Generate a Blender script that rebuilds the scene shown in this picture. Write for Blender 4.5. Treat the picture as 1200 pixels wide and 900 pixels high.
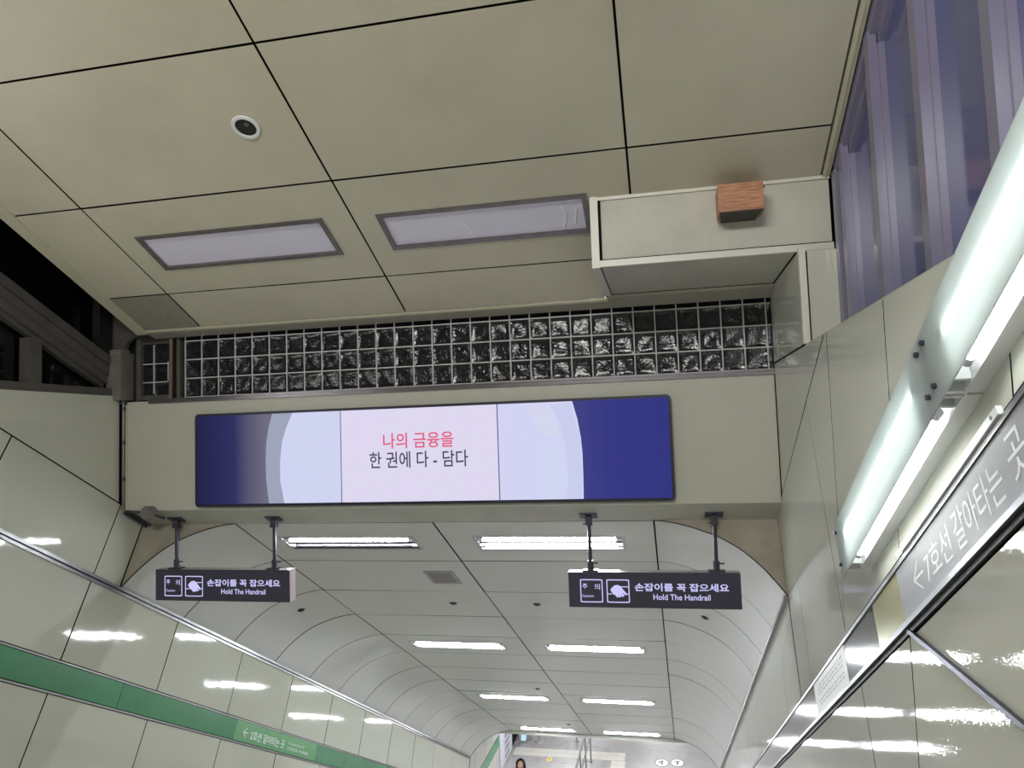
import bpy, bmesh, math, random
from mathutils import Vector, Matrix
random.seed(7)
C = bpy.context.scene.collection
for o in list(bpy.data.objects): bpy.data.objects.remove(o)

# ------------------------------------------------------------------ camera
# world: camera at the origin (eye height), X across the stairs, Y forward, Z up
F = 850.2
YAW, PIT, ROLL = math.radians(11.799), math.radians(3.960), math.radians(-1.9045)
TH, TC = math.radians(29.133), math.radians(25.84)      # slope of the stairs, slope of the upper ceiling
fw = Vector((-math.sin(YAW)*math.cos(PIT), math.cos(YAW)*math.cos(PIT), math.sin(PIT)))
r0 = Vector((math.cos(YAW), math.sin(YAW), 0)); u0 = r0.cross(fw)
R_ = math.cos(ROLL)*r0 + math.sin(ROLL)*u0
U_ = -math.sin(ROLL)*r0 + math.cos(ROLL)*u0
cd = bpy.data.cameras.new('camera'); cam = bpy.data.objects.new('camera', cd); C.objects.link(cam)
cam.matrix_world = Matrix(((R_.x, U_.x, -fw.x, 0), (R_.y, U_.y, -fw.y, 0), (R_.z, U_.z, -fw.z, 0), (0, 0, 0, 1)))
cd.sensor_width = 36; cd.lens = F/1200*36; cd.clip_start = .05; cd.clip_end = 200
S_ = bpy.context.scene; S_.camera = cam

# ------------------------------------------------------------------ world, exposure, lamps out of view
wd = bpy.data.worlds.new('night'); S_.world = wd; wd.use_nodes = True
wd.node_tree.nodes['Background'].inputs[0].default_value = (.010, .012, .022, 1)
wd.node_tree.nodes['Background'].inputs[1].default_value = 1
S_.view_settings.view_transform = 'Standard'; S_.view_settings.look = 'None'
S_.view_settings.exposure = 0.0; S_.view_settings.gamma = 1; S_.view_settings.use_curve_mapping = False
TUBE = 104.0            # radiance of the fluorescent tubes
COOL = (.90, .95, 1.0)
def area_lamp(name, loc, direction, sx, sy, power, col=COOL):
    l = bpy.data.lights.new(name, 'AREA'); l.shape = 'RECTANGLE'; l.size = sx; l.size_y = sy; l.energy = power; l.color = col
    o = bpy.data.objects.new(name, l); C.objects.link(o); o.location = loc
    o.rotation_euler = Vector(direction).to_track_quat('-Z', 'Y').to_euler(); return o
# added fill lamps outside the frame for ceiling and fascia, then unseen concourse fittings
area_lamp('fill_left_wall', (-5.70, 2.6, .55), (1, .1, .35), 3.4, .3, 32, (1.0, .99, .95))
area_lamp('fill_landing', (-1.2, -2.4, 3.2), (0, 1, -.22), 3.0, .6, 250, (1.0, .99, .95))
for lx in (-4.2, -.8, 2.6):
    for ly in (24.0, 29.0, 34.0):
        area_lamp('lamp_concourse', (lx, ly, -8.72), (0, 0, -1), 1.4, .5, 75)

# ------------------------------------------------------------------ materials
def lin(c): return c/12.92 if c <= .04045 else ((c+.055)/1.055)**2.4
def S(r, g, b): return (lin(r/255), lin(g/255), lin(b/255))
def mat(name, col, rough=.5, metal=0, spec=.5, var=0, vscale=1.5, bump=0, bscale=8, rand=0, emit=None, estr=1, grime=None, gscale=.6, gamt=.5, coat=0, aniso=0, fine=0):
    m = bpy.data.materials.new(name); m.use_nodes = True
    nt = m.node_tree; b = nt.nodes['Principled BSDF']
    b.inputs['Base Color'].default_value = (*col, 1); b.inputs['Roughness'].default_value = rough
    b.inputs['Metallic'].default_value = metal; b.inputs['Specular IOR Level'].default_value = spec
    b.inputs['Coat Weight'].default_value = coat; b.inputs['Coat Roughness'].default_value = .05
    if aniso: b.inputs['Anisotropic'].default_value = aniso
    if emit:
        b.inputs['Emission Color'].default_value = (*emit, 1); b.inputs['Emission Strength'].default_value = estr
    geo = nt.nodes.new('ShaderNodeNewGeometry')
    last = None
    if var or rand or grime:
        mul = nt.nodes.new('ShaderNodeMix'); mul.data_type = 'RGBA'; mul.blend_type = 'MULTIPLY'; mul.inputs[0].default_value = 1
        mul.inputs[6].default_value = (*col, 1)
        n = nt.nodes.new('ShaderNodeTexNoise'); n.inputs['Scale'].default_value = vscale; n.inputs['Detail'].default_value = 6; n.inputs['Roughness'].default_value = .6
        nt.links.new(geo.outputs['Position'], n.inputs['Vector'])
        mr = nt.nodes.new('ShaderNodeMapRange'); mr.inputs[1].default_value = .3; mr.inputs[2].default_value = .7
        mr.inputs[3].default_value = 1-var; mr.inputs[4].default_value = 1+var*.4
        nt.links.new(n.outputs['Fac'], mr.inputs[0]); out = mr.outputs[0]
        if rand:
            oi = nt.nodes.new('ShaderNodeObjectInfo')
            m2 = nt.nodes.new('ShaderNodeMapRange'); m2.inputs[3].default_value = 1-rand; m2.inputs[4].default_value = 1+rand
            nt.links.new(oi.outputs['Random'], m2.inputs[0])
            mm = nt.nodes.new('ShaderNodeMath'); mm.operation = 'MULTIPLY'
            nt.links.new(out, mm.inputs[0]); nt.links.new(m2.outputs[0], mm.inputs[1]); out = mm.outputs[0]
        nt.links.new(out, mul.inputs[7]); last = mul.outputs[2]
        if grime:
            g = nt.nodes.new('ShaderNodeTexNoise'); g.inputs['Scale'].default_value = gscale; g.inputs['Detail'].default_value = 8; g.inputs['Roughness'].default_value = .65
            nt.links.new(geo.outputs['Position'], g.inputs['Vector'])
            gr = nt.nodes.new('ShaderNodeMapRange'); gr.inputs[1].default_value = .5; gr.inputs[2].default_value = .8; gr.inputs[3].default_value = 0; gr.inputs[4].default_value = gamt
            nt.links.new(g.outputs['Fac'], gr.inputs[0])
            mx = nt.nodes.new('ShaderNodeMix'); mx.data_type = 'RGBA'; mx.inputs[7].default_value = (*grime, 1)
            nt.links.new(gr.outputs[0], mx.inputs[0]); nt.links.new(last, mx.inputs[6]); last = mx.outputs[2]
        nt.links.new(last, b.inputs['Base Color'])
    if bump:
        n = nt.nodes.new('ShaderNodeTexNoise'); n.inputs['Scale'].default_value = bscale; n.inputs['Detail'].default_value = 3
        nt.links.new(geo.outputs['Position'], n.inputs['Vector'])
        bp = nt.nodes.new('ShaderNodeBump'); bp.inputs['Strength'].default_value = 1; bp.inputs['Distance'].default_value = bump
        nt.links.new(n.outputs['Fac'], bp.inputs['Height']); nt.links.new(bp.outputs[0], b.inputs['Normal'])
        if fine:                                   # orange peel of the enamel
            n2 = nt.nodes.new('ShaderNodeTexNoise'); n2.inputs['Scale'].default_value = 90; n2.inputs['Detail'].default_value = 1
            nt.links.new(geo.outputs['Position'], n2.inputs['Vector'])
            b2 = nt.nodes.new('ShaderNodeBump'); b2.inputs['Distance'].default_value = fine
            nt.links.new(n2.outputs['Fac'], b2.inputs['Height']); nt.links.new(bp.outputs[0], b2.inputs['Normal']); nt.links.new(b2.outputs[0], b.inputs['Normal'])
    return m
def emission(name, col, strength=1):
    m = bpy.data.materials.new(name); m.use_nodes = True; nt = m.node_tree
    for n in list(nt.nodes): nt.nodes.remove(n)
    e = nt.nodes.new('ShaderNodeEmission'); e.inputs[0].default_value = (*col, 1); e.inputs[1].default_value = strength
    o = nt.nodes.new('ShaderNodeOutputMaterial'); nt.links.new(e.outputs[0], o.inputs[0]); return m
M = {}
M['ceil'] = mat('olive_cream_ceiling_enamel', S(199, 194, 173), .42, spec=.35, var=.07, vscale=1.3, rand=.02, grime=S(165, 150, 132), gscale=.8, gamt=.35, bump=.0006, bscale=60)
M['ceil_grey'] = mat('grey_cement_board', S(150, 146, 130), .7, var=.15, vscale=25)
M['trim_cream'] = mat('cream_ceiling_trim', S(200, 196, 172), .35, spec=.5, var=.04)
M['box_white'] = mat('off_white_soffit_board', S(198, 196, 182), .45, spec=.4, var=.08, vscale=3, grime=S(150, 145, 135), gscale=2.0, gamt=.4)
M['trim_white'] = mat('white_painted_bead', S(215, 213, 200), .35)
M['wall'] = mat('glossy_cream_wall_enamel', S(204, 206, 190), .055, spec=.5, var=.03, vscale=.8, rand=.015, bump=.0009, bscale=5.0)
M['wall_r'] = mat('glossy_cream_wall_enamel_rippled', S(202, 203, 191), .03, spec=.22, var=.03, vscale=.8, rand=.015, bump=.0011, bscale=2.2, fine=.00022)
M['tunnel'] = mat('satin_grey_vault_enamel', S(210, 210, 206), .28, spec=.45, var=.05, vscale=.9, rand=.02, grime=S(165, 155, 135), gscale=.9, gamt=.25, bump=.0012, bscale=4)
M['strip'] = mat('plain_soffit_enamel', S(190, 189, 178), .4, spec=.4, var=.08, vscale=2, grime=S(130, 122, 108), gscale=1.2, gamt=.4)
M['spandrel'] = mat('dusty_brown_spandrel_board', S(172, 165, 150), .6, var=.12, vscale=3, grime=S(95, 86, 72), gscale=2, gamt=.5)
M['fascia'] = mat('pale_olive_fascia_enamel', S(197, 197, 184), .38, spec=.4, var=.04, vscale=1.2)
M['joint'] = mat('dark_joint_backing', S(24, 23, 20), .9, spec=.1)
M['steel'] = mat('brushed_stainless_steel', S(150, 150, 150), .34, metal=.9, var=.06, vscale=3, bump=.0006, bscale=5)
M['steel_dull'] = mat('dull_zinc_steel', S(150, 146, 150), .35, metal=1, var=.15, vscale=14)
M['band_steel'] = mat('satin_steel_band', S(140, 141, 142), .10, metal=.9, var=.04, vscale=2, bump=.0003, bscale=3.5)
M['band_text'] = mat('grey_film_sign_face', S(126, 125, 126), .4, metal=.1, spec=.4, var=.03)
M['band_olive'] = mat('olive_line_colour_enamel', S(160, 156, 104), .25, metal=.3, spec=.5, var=.05)
M['green'] = mat('green_line_colour_enamel', S(64, 138, 92), .25, spec=.5, var=.06, vscale=3, rand=.03)
M['green_sign'] = mat('lighter_green_sign_film', S(88, 160, 98), .3, spec=.5, var=.03)
M['white_letter'] = mat('white_vinyl_letter', S(232, 234, 230), .4)
M['sticker'] = mat('cream_paper_notice', S(214, 214, 200), .4, var=.05, vscale=12)
M['sticker_ink'] = mat('faded_grey_ink', S(172, 172, 168), .5)
M['black_frame'] = mat('black_painted_frame', S(92, 89, 84), .45, spec=.4, var=.15, vscale=6)
M['black'] = mat('matt_black', S(26, 26, 27), .5, var=.1)
M['night_pane'] = mat('night_dark_glass', S(14, 14, 16), .06, spec=.5)
M['pane_blue'] = mat('violet_glare_window_pane', S(96, 100, 148), .10, spec=.6, var=.06, vscale=1.2, bump=.0006, bscale=5)  # violet cast of the lamp glare is put into the base colour
M['mullion'] = mat('violet_grey_painted_mullion', S(130, 126, 150), .25, spec=.5, var=.05, vscale=5)
M['glass_block'] = mat('dark_wavy_glass_block', S(30, 30, 36), .06, spec=.6, bump=.0035, bscale=42)
M['grout'] = mat('pale_grout', S(214, 210, 210), .6, var=.12, vscale=8)
M['sill_metal'] = mat('dark_aluminium_sill', S(120, 116, 120), .28, metal=.8, var=.15, vscale=5)
M['header_metal'] = mat('mirror_like_header_enamel', S(190, 186, 172), .12, metal=.15, spec=.7, var=.1, vscale=4)
M['rust_pipe'] = mat('rusty_pink_pipe', S(120, 96, 88), .6, var=.2, vscale=10)
M['post_grey'] = mat('dusty_grey_post', S(128, 124, 118), .5, var=.2, vscale=7, grime=S(70, 65, 60), gscale=5, gamt=.5)
M['wood'] = None
M['lamp_frame'] = mat('dark_steel_lamp_frame', S(128, 122, 122), .3, metal=.6, var=.2, vscale=9)
M['lavender'] = mat('lavender_opal_panel', S(222, 219, 236), .22, spec=.5, var=.03, vscale=2)
M['glint_arc'] = mat('white_painted_glint', S(245, 245, 250), .3)
M['white_metal'] = mat('white_lamp_enamel', S(228, 230, 230), .35, spec=.5, var=.02)
M['reflector'] = mat('grey_lamp_reflector', S(120, 120, 128), .45, spec=.4)
M['rim'] = mat('pale_lamp_rim', S(190, 188, 192), .35, spec=.5)
M['grille'] = mat('grey_vent_plastic', S(160, 154, 158), .45)
M['sign_black'] = mat('charcoal_sign_face', S(72, 70, 86), .35, spec=.4)
M['sign_case'] = mat('pale_bronze_sign_case', S(176, 164, 160), .35, metal=.3)
M['hanger'] = mat('dark_steel_hanger', S(84, 84, 98), .35, metal=.7, var=.1)
M['letter_lit'] = emission('lit_lavender_lettering', S(205, 203, 250), 1.0)
M['bezel'] = mat('dark_screen_bezel', S(36, 36, 58), .4)
M['tube'] = emission('lit_fluorescent_tube', COOL, TUBE)
M['tube_wall'] = emission('lit_wall_fluorescent_tube', (.98, 1.0, .98), 18.0)
M['tube_off'] = mat('unlit_fluorescent_tube', S(92, 90, 100), .3)
M['post_metal'] = mat('satin_post_metal', S(176, 174, 176), .4, metal=.3)
M['skin'] = mat('skin', S(214, 170, 150), .5)
M['hair'] = mat('black_hair', S(24, 22, 26), .4)
M['coat'] = mat('dark_coat', S(40, 40, 52), .8)
M['trouser'] = mat('dark_trousers', S(34, 36, 46), .8)
M['shoe'] = mat('white_shoes', S(210, 208, 204), .5)
M['tile'] = mat('pale_granite_tile', S(176, 170, 168), .35, var=.15, vscale=3, rand=0)
M['tactile'] = mat('ivory_tactile_paving', S(222, 215, 206), .5, var=.06, vscale=5)
M['stair'] = mat('grey_granite_stair', S(196, 193, 188), .5, var=.1, vscale=4)
M['oval'] = mat('white_floor_sticker', S(238, 238, 236), .4)
M['ink'] = mat('dark_ink', S(52, 52, 58), .5)
M['yellow'] = mat('yellow_floor_sticker', S(236, 206, 110), .4)
M['poster'] = mat('white_poster_board', S(216, 214, 222), .35)
M['poster_ink'] = mat('violet_poster_print', S(128, 122, 156), .45)
M['screen_cyan'] = emission('pale_cyan_screen', S(196, 232, 246), 1.0)
M['conc_wall'] = mat('pale_concourse_enamel', S(186, 186, 178), .3, var=.04)
# veneer: wood grain
m = bpy.data.materials.new('orange_wood_veneer'); m.use_nodes = True; nt = m.node_tree; b = nt.nodes['Principled BSDF']
g = nt.nodes.new('ShaderNodeNewGeometry'); mp = nt.nodes.new('ShaderNodeMapping'); mp.inputs['Scale'].default_value = (3, 3, 40)
n = nt.nodes.new('ShaderNodeTexNoise'); n.inputs['Scale'].default_value = 3; n.inputs['Detail'].default_value = 8
cr = nt.nodes.new('ShaderNodeValToRGB'); cr.color_ramp.elements[0].color = (*S(142, 88, 56), 1); cr.color_ramp.elements[1].color = (*S(206, 146, 104), 1)
cr.color_ramp.elements[0].position = .3; cr.color_ramp.elements[1].position = .7
nt.links.new(g.outputs['Position'], mp.inputs[0]); nt.links.new(mp.outputs[0], n.inputs['Vector']); nt.links.new(n.outputs['Fac'], cr.inputs[0]); nt.links.new(cr.outputs[0], b.inputs['Base Color'])
b.inputs['Roughness'].default_value = .45; M['wood'] = m
# frosted acrylic shade
m = bpy.data.materials.new('frosted_acrylic'); m.use_nodes = True; nt = m.node_tree
for q in list(nt.nodes): nt.nodes.remove(q)
tr = nt.nodes.new('ShaderNodeBsdfTranslucent'); tr.inputs[0].default_value = (.57, .61, .60, 1)
df = nt.nodes.new('ShaderNodeBsdfDiffuse'); df.inputs[0].default_value = (.66, .71, .70, 1)
gl = nt.nodes.new('ShaderNodeBsdfGlossy'); gl.inputs[0].default_value = (.9, .9, .9, 1); gl.inputs[1].default_value = .1
m1 = nt.nodes.new('ShaderNodeMixShader'); m1.inputs[0].default_value = .45; m2 = nt.nodes.new('ShaderNodeMixShader'); m2.inputs[0].default_value = .06
o = nt.nodes.new('ShaderNodeOutputMaterial')
nt.links.new(tr.outputs[0], m1.inputs[1]); nt.links.new(df.outputs[0], m1.inputs[2]); nt.links.new(m1.outputs[0], m2.inputs[1]); nt.links.new(gl.outputs[0], m2.inputs[2]); nt.links.new(m2.outputs[0], o.inputs[0])
M['frost'] = m

# ------------------------------------------------------------------ frames: (u, v, w) -> world
XL, XR, D = -5.9, 1.004, 7.0
sT, cT, sC, cC = math.sin(TH), math.cos(TH), math.sin(TC), math.cos(TC)
def CE(u, v, w=0): return Vector((u, 6.733 - v*cC - w*sC, 1.235 + v*sC - w*cC))          # upper ceiling, w down
def TU(u, v, w=0): return Vector((u, D + v*cT - w*sT, -.70 - v*sT - w*cT))                # tunnel ceiling, v down the slope, w down
def SN(s, n): return D + s*cT + n*sT, -.70 - s*sT + n*cT
def LW(u, v, w=0): y, z = SN(u, v); return Vector((XL + w, y, z))
def RW(u, v, w=0): y, z = SN(u, v); return Vector((XR - w, y, z))
def LY(u, v, w=0): return Vector((XL + w, u, v))
def RY(u, v, w=0): return Vector((XR - w, u, v))
def FA(u, v, w=0): return Vector((u, D - w, v))                                           # fascia, w to the camera
def WO(u, v, w=0): return Vector((u, v, w))
def sn(y, z): return (y-D)*cT - (z+.7)*sT, (y-D)*sT + (z+.7)*cT

# ------------------------------------------------------------------ builders
def wloc(o):
    v = Vector((0, 0, 0))
    while o: v = v + o.location; o = o.parent
    return v
def link(name, me, m, parent=None, smooth=False):
    o = bpy.data.objects.new(name, me); C.objects.link(o)
    if m and not me.materials: me.materials.append(m)
    if parent: o.parent = parent
    if smooth:
        for p in me.polygons: p.use_smooth = True
    return o
def mesh(name, vs, fs, m, parent=None, smooth=False):
    off = wloc(parent) if parent else Vector((0, 0, 0))
    me = bpy.data.meshes.new(name); me.from_pydata([tuple(Vector(v) - off) for v in vs], [], fs); me.update()
    return link(name, me, m, parent, smooth)
class MB:
    def __init__(s): s.v = []; s.f = []
    def box(s, fr, u0, u1, v0, v1, w0, w1):
        k = len(s.v)
        s.v += [fr(u, v, w) for w in (w0, w1) for v in (v0, v1) for u in (u0, u1)]
        s.f += [tuple(k+i for i in q) for q in ((0, 1, 3, 2), (4, 6, 7, 5), (0, 4, 5, 1), (2, 3, 7, 6), (0, 2, 6, 4), (1, 5, 7, 3))]; return s
    def prism(s, fr, poly, w0, w1):
        k = len(s.v); n = len(poly)
        s.v += [fr(u, v, w0) for u, v in poly] + [fr(u, v, w1) for u, v in poly]
        s.f += [tuple(range(k, k+n)), tuple(range(k+2*n-1, k+n-1, -1))] + [(k+i, k+(i+1) % n, k+n+(i+1) % n, k+n+i) for i in range(n)]; return s
    def tube(s, p0, p1, r, n=12, r1=None, cap=True):
        p0, p1 = Vector(p0), Vector(p1); d = (p1-p0).normalized(); a = d.orthogonal().normalized(); b = d.cross(a); k = len(s.v)
        r1 = r if r1 is None else r1
        for p, rr in ((p0, r), (p1, r1)):
            s.v += [p + a*math.cos(2*math.pi*i/n)*rr + b*math.sin(2*math.pi*i/n)*rr for i in range(n)]
        s.f += [(k+i, k+(i+1) % n, k+n+(i+1) % n, k+n+i) for i in range(n)]
        if cap: s.f += [tuple(range(k+n-1, k-1, -1)), tuple(range(k+n, k+2*n))]
        return s
    def path(s, pts, r, n=10):
        for a, b in zip(pts, pts[1:]): s.tube(a, b, r, n)
        return s
    def ring(s, fr, outer, inner, w0, w1):      # rectangular ring: outer/inner = (u0,u1,v0,v1)
        a0, a1, b0, b1 = outer; c0, c1, d0, d1 = inner
        s.box(fr, a0, a1, b0, d0, w0, w1); s.box(fr, a0, a1, d1, b1, w0, w1)
        s.box(fr, a0, c0, d0, d1, w0, w1); s.box(fr, c1, a1, d0, d1, w0, w1); return s
    def disc(s, fr, cu, cv, ru, rv, w0, w1, n=24):
        return s.prism(fr, [(cu+ru*math.cos(2*math.pi*i/n), cv+rv*math.sin(2*math.pi*i/n)) for i in range(n)], w0, w1)
    def build(s, name, m, parent=None, smooth=False):
        o = mesh(name, s.v, s.f, m, parent, smooth)
        bm = bmesh.new(); bm.from_mesh(o.data); bmesh.ops.recalc_face_normals(bm, faces=bm.faces); bm.to_mesh(o.data); bm.free()
        if smooth: o.data.set_sharp_from_angle(angle=math.radians(40)) if hasattr(o.data, 'set_sharp_from_angle') else None
        return o
def empty(name, loc, label, cat, group=None):
    o = bpy.data.objects.new(name, None); C.objects.link(o); o.location = loc; o.empty_display_size = .1
    return tag(o, label, cat, group)
def tag(o, label, cat, group=None):
    o['label'] = label; o['category'] = cat
    if group: o['group'] = group
    return o
def struct(o): o['kind'] = 'structure'; return o
def clip(poly, a, b, c):                       # keep a*u + b*v <= c
    out = []
    for i, p in enumerate(poly):
        q = poly[(i+1) % len(poly)]; fp = a*p[0]+b*p[1]-c; fq = a*q[0]+b*q[1]-c
        if fp <= 0: out.append(p)
        if fp*fq < 0:
            t = fp/(fp-fq); out.append((p[0]+t*(q[0]-p[0]), p[1]+t*(q[1]-p[1])))
    return out
def inset(poly, g):
    area = sum(p[0]*q[1]-q[0]*p[1] for p, q in zip(poly, poly[1:]+poly[:1]))
    if area < 0: poly = poly[::-1]
    poly = [p for i, p in enumerate(poly) if math.dist(p, poly[i-1]) > 1e-4]
    out = poly[:]; n0 = len(poly)
    for i in range(n0):
        p, q = poly[i], poly[(i+1) % n0]; l = math.dist(p, q); nx, ny = (q[1]-p[1])/l, -(q[0]-p[0])/l
        out = clip(out, nx, ny, nx*p[0]+ny*p[1]-g)
        if len(out) < 3: return []
    return out
def panel(parent, fr, poly, m, gap=.012, th=.014, hole=None, tilt=0, name='panel', w0=0):
    pl = inset(poly, gap/2)
    if len(pl) < 3: return None
    a, b = random.uniform(-tilt, tilt), random.uniform(-tilt, tilt)
    cu = sum(p[0] for p in pl)/len(pl); cv = sum(p[1] for p in pl)/len(pl)
    W = lambda p: w0 + a*(p[0]-cu) + b*(p[1]-cv)
    n = len(pl); e = .0008
    pf = inset(pl, e) or pl
    if len(pf) != n: pf = pl
    if hole:
        h = [(hole[0], hole[2]), (hole[1], hole[2]), (hole[1], hole[3]), (hole[0], hole[3])]
        us = [p[0] for p in pl]; vs = [p[1] for p in pl]
        pl = [(min(us), min(vs)), (max(us), min(vs)), (max(us), max(vs)), (min(us), max(vs))]
        v = [fr(*p, W(p)) for p in pl] + [fr(*p, W(p)) for p in h] + [fr(*p, W(p)-th) for p in pl] + [fr(*p, W(p)-th) for p in h]
        f = [(i, (i+1) % 4, 4+(i+1) % 4, 4+i) for i in range(4)] + [(i, (i+1) % 4, 8+(i+1) % 4, 8+i) for i in range(4)] + [(4+i, 4+(i+1) % 4, 12+(i+1) % 4, 12+i) for i in range(4)]
    else:
        v = [fr(*p, W(p)) for p in pf] + [fr(*p, W(p)-e) for p in pl] + [fr(*p, W(p)-th) for p in pl]
        f = [tuple(range(n))] + [(i, n+i, n+(i+1) % n, (i+1) % n) for i in range(n)] + [(n+i, 2*n+i, 2*n+(i+1) % n, n+(i+1) % n) for i in range(n)]
    o = mesh(name, v, f, m, parent); o.data.materials.append(M['joint'])
    if not hole:
        for i, q in enumerate(o.data.polygons): q.material_index = 1 if i > n else 0
    else:
        for i, q in enumerate(o.data.polygons): q.material_index = 1 if 4 <= i < 8 else 0
    return o
def rect(u0, u1, v0, v1): return [(u0, v0), (u1, v0), (u1, v1), (u0, v1)]
_dg = None
def text_geo(s, bold=0):
    cu = bpy.data.curves.new('lettering', 'FONT'); cu.body = s; cu.offset = bold; cu.resolution_u = 3; cu.fill_mode = 'FRONT'
    o = bpy.data.objects.new('lettering', cu); C.objects.link(o)
    dg = bpy.context.evaluated_depsgraph_get(); me = bpy.data.meshes.new_from_object(o.evaluated_get(dg))
    vs = [v.co.copy() for v in me.vertices]; fs = [tuple(p.vertices) for p in me.polygons]
    bpy.data.objects.remove(o); bpy.data.curves.remove(cu); bpy.data.meshes.remove(me); return vs, fs
def text(s, fr, u0, u1, v0, v1, w, m, parent, bold=0, name='lettering'):
    vs, fs = text_geo(s, bold)
    if not vs: return None
    xs = [v.x for v in vs]; ys = [v.y for v in vs]; ax, bx, ay, by = min(xs), max(xs), min(ys), max(ys)
    return mesh(name, [fr(u0+(v.x-ax)/(bx-ax)*(u1-u0), v0+(v.y-ay)/(by-ay)*(v1-v0), w) for v in vs], fs, m, parent)

# ================================================================== SETTING
# ---------------------------------------------------------------- upper ceiling (sloping)
ceil = struct(mesh('ceiling', [CE(u, v, -.03) for u, v in ((-5.40, -.0), (1.20, -.0), (1.20, 11), (-5.40, 11))], [(0, 1, 2, 3)], M['joint']))
GX = [-5.40, -4.73, -2.45, -.18, 1.20]; GT = [0, .578, 1.785, 2.99, 4.195, 5.40, 6.605, 7.81, 9.015, 10.22, 11]
LPA, LPB = (-4.485, -2.725, .945, 1.385), (-2.235, -.525, .945, 1.365)
for j in range(len(GT)-1):
    for i in range(4):
        p = rect(GX[i], GX[i+1], GT[j], GT[j+1])
        if i == 3 and j == 0: continue                      # behind the soffit box
        if i == 3 and j == 1: p = rect(GX[3], GX[4], 1.30, GT[2])
        if i == 2 and j < 2:                                # the box also eats the right end of this bay
            if j == 0: p = rect(GX[2], -.49, 0, GT[1])
        hole = {(1, 1): LPA, (2, 1): LPB}.get((i, j))
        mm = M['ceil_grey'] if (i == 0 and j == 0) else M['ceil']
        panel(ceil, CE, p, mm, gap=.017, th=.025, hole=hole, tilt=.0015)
t = MB(); t.box(CE, -5.53, -5.405, -.06, 11, -.05, .012); t.box(CE, -5.41, -5.395, -.03, 11, -.02, .018); struct(t.build('trim_1', M['trim_cream']))
t = MB(); t.box(CE, 1.205, 1.255, 1.29, 11, -.05, .012); t.box(CE, 1.222, 1.232, 1.29, 11, .01, .02); struct(t.build('trim_2', M['trim_cream']))
t = MB(); t.box(CE, -5.53, -.47, -.035, -.008, -.08, .014); struct(t.build('trim_3', M['trim_cream']))
# roof slab that closes the space above the ceiling and the dark pockets beside it
t = MB(); t.box(CE, -6.6, 1.9, -.3, 11.5, -.75, -.65); struct(t.build('ceiling.002', M['black']))
# header soffit between the ceiling edge and the glass blocks
t = MB(); t.prism(lambda u, v, w=0: Vector((w, u, v)), [(6.736, 1.236), (D-.03, 1.178), (D-.03, 1.20), (6.736, 1.262)], XL+.45, XR-.002); struct(t.build('trim_4', M['header_metal']))

# ---------------------------------------------------------------- soffit box with the loudspeaker
sb = struct(MB().box(WO, -.478, 1.25, 5.575, 6.80, 1.275, 1.80).build('trim_5', M['joint']))
panel(sb, lambda u, v, w=0: Vector((u, 5.565 - w, v)), rect(-.425, 1.252, 1.318, 1.80), M['box_white'], gap=.006, th=.008)
panel(sb, lambda u, v, w=0: Vector((u, v, 1.268 - w)), rect(-.43, 1.00, 5.60, 6.735), M['box_white'], gap=.006, th=.008)
t = MB(); t.box(WO, -.495, -.435, 5.54, 5.58, 1.255, 1.815); t.box(WO, -.435, 1.255, 5.545, 5.58, 1.262, 1.312)
t.box(WO, -.495, -.435, 5.58, 6.74, 1.255, 1.29); t.box(WO, -.435, 1.255, 5.548, 5.575, 1.785, 1.812); t.build('bead', M['trim_white'], sb)
t = MB(); t.box(WO, -.428, -.415, 5.552, 5.57, 1.32, 1.79); t.box(WO, -.415, 1.25, 5.552, 5.57, 1.314, 1.320); t.build('shadow_gap', M['joint'], sb)

# ---------------------------------------------------------------- fascia wall and glass-block strip
wf = struct(MB().box(FA, XL-.1, XR+.1, -.70, .50, -.25, -.02).build('wall_front', M['joint']))
panel(wf, FA, rect(XL+.03, XR-.004, -.70, .497), M['fascia'], gap=.004, th=.02)
MB().box(FA, XL+.034, XL+.075, -.70, .50, -.005, .012).build('edge_bead', M['trim_cream'], wf)
gw = struct(MB().box(FA, XL-.3, XR+.03, .49, 1.95, -.14, -.055).build('window_3', M['black']))
PX, PZ, X0, Z0 = .203, .2055, .150, .5225
gx = [X0 + PX*k for k in range(-26, 5)] ; gz = [Z0 + PZ*k for k in range(0, 5)]
variants = []
def block_mesh(w, h):
    n = 9; vs = []; fs = []; ph = [random.uniform(0, 6.28) for _ in range(8)]; kx = [random.uniform(20, 48) for _ in range(4)]; kz = [random.uniform(20, 48) for _ in range(4)]
    for j in range(n+1):
        for i in range(n+1):
            a, b = i/n, j/n; x = (a-.5)*w; z = (b-.5)*h
            e = min(a, 1-a, b, 1-b)*n
            d = .006 if e < .5 else (-.001 + .0022*sum(math.sin(kx[q]*x+kz[q]*z*(1 if q % 2 else -1)+ph[q]) for q in range(4))/2)
            vs.append((x, -d, z))
    for j in range(n):
        for i in range(n):
            k = j*(n+1)+i; fs.append((k, k+1, k+n+2, k+n+1))
    me = bpy.data.meshes.new('glass_block'); me.from_pydata(vs, [], fs); me.update(); me.materials.append(M['glass_block'])
    for p in me.polygons: p.use_smooth = True
    return me
bm_v = [block_mesh(PX-.014, PZ-.014) for _ in range(6)]
last_w = XR - gx[-1]
def put_block(me, x, z):
    o = link('glass_block', me, None, gw); o.location = Vector((x, D+.045, z)) - wloc(gw)
cols = [(a+PX/2) for a in gx[:-1]]
for x in cols:
    for k in range(4): put_block(random.choice(bm_v), x, gz[k]+PZ/2)
thin = block_mesh(last_w-.012, PZ-.014)
for k in range(4): put_block(thin, gx[-1]+last_w/2, gz[k]+PZ/2)
gt = MB()
for x in gx: gt.box(FA, x-.0055, x+.0055, .50, 1.36, -.06, -.030)
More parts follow.
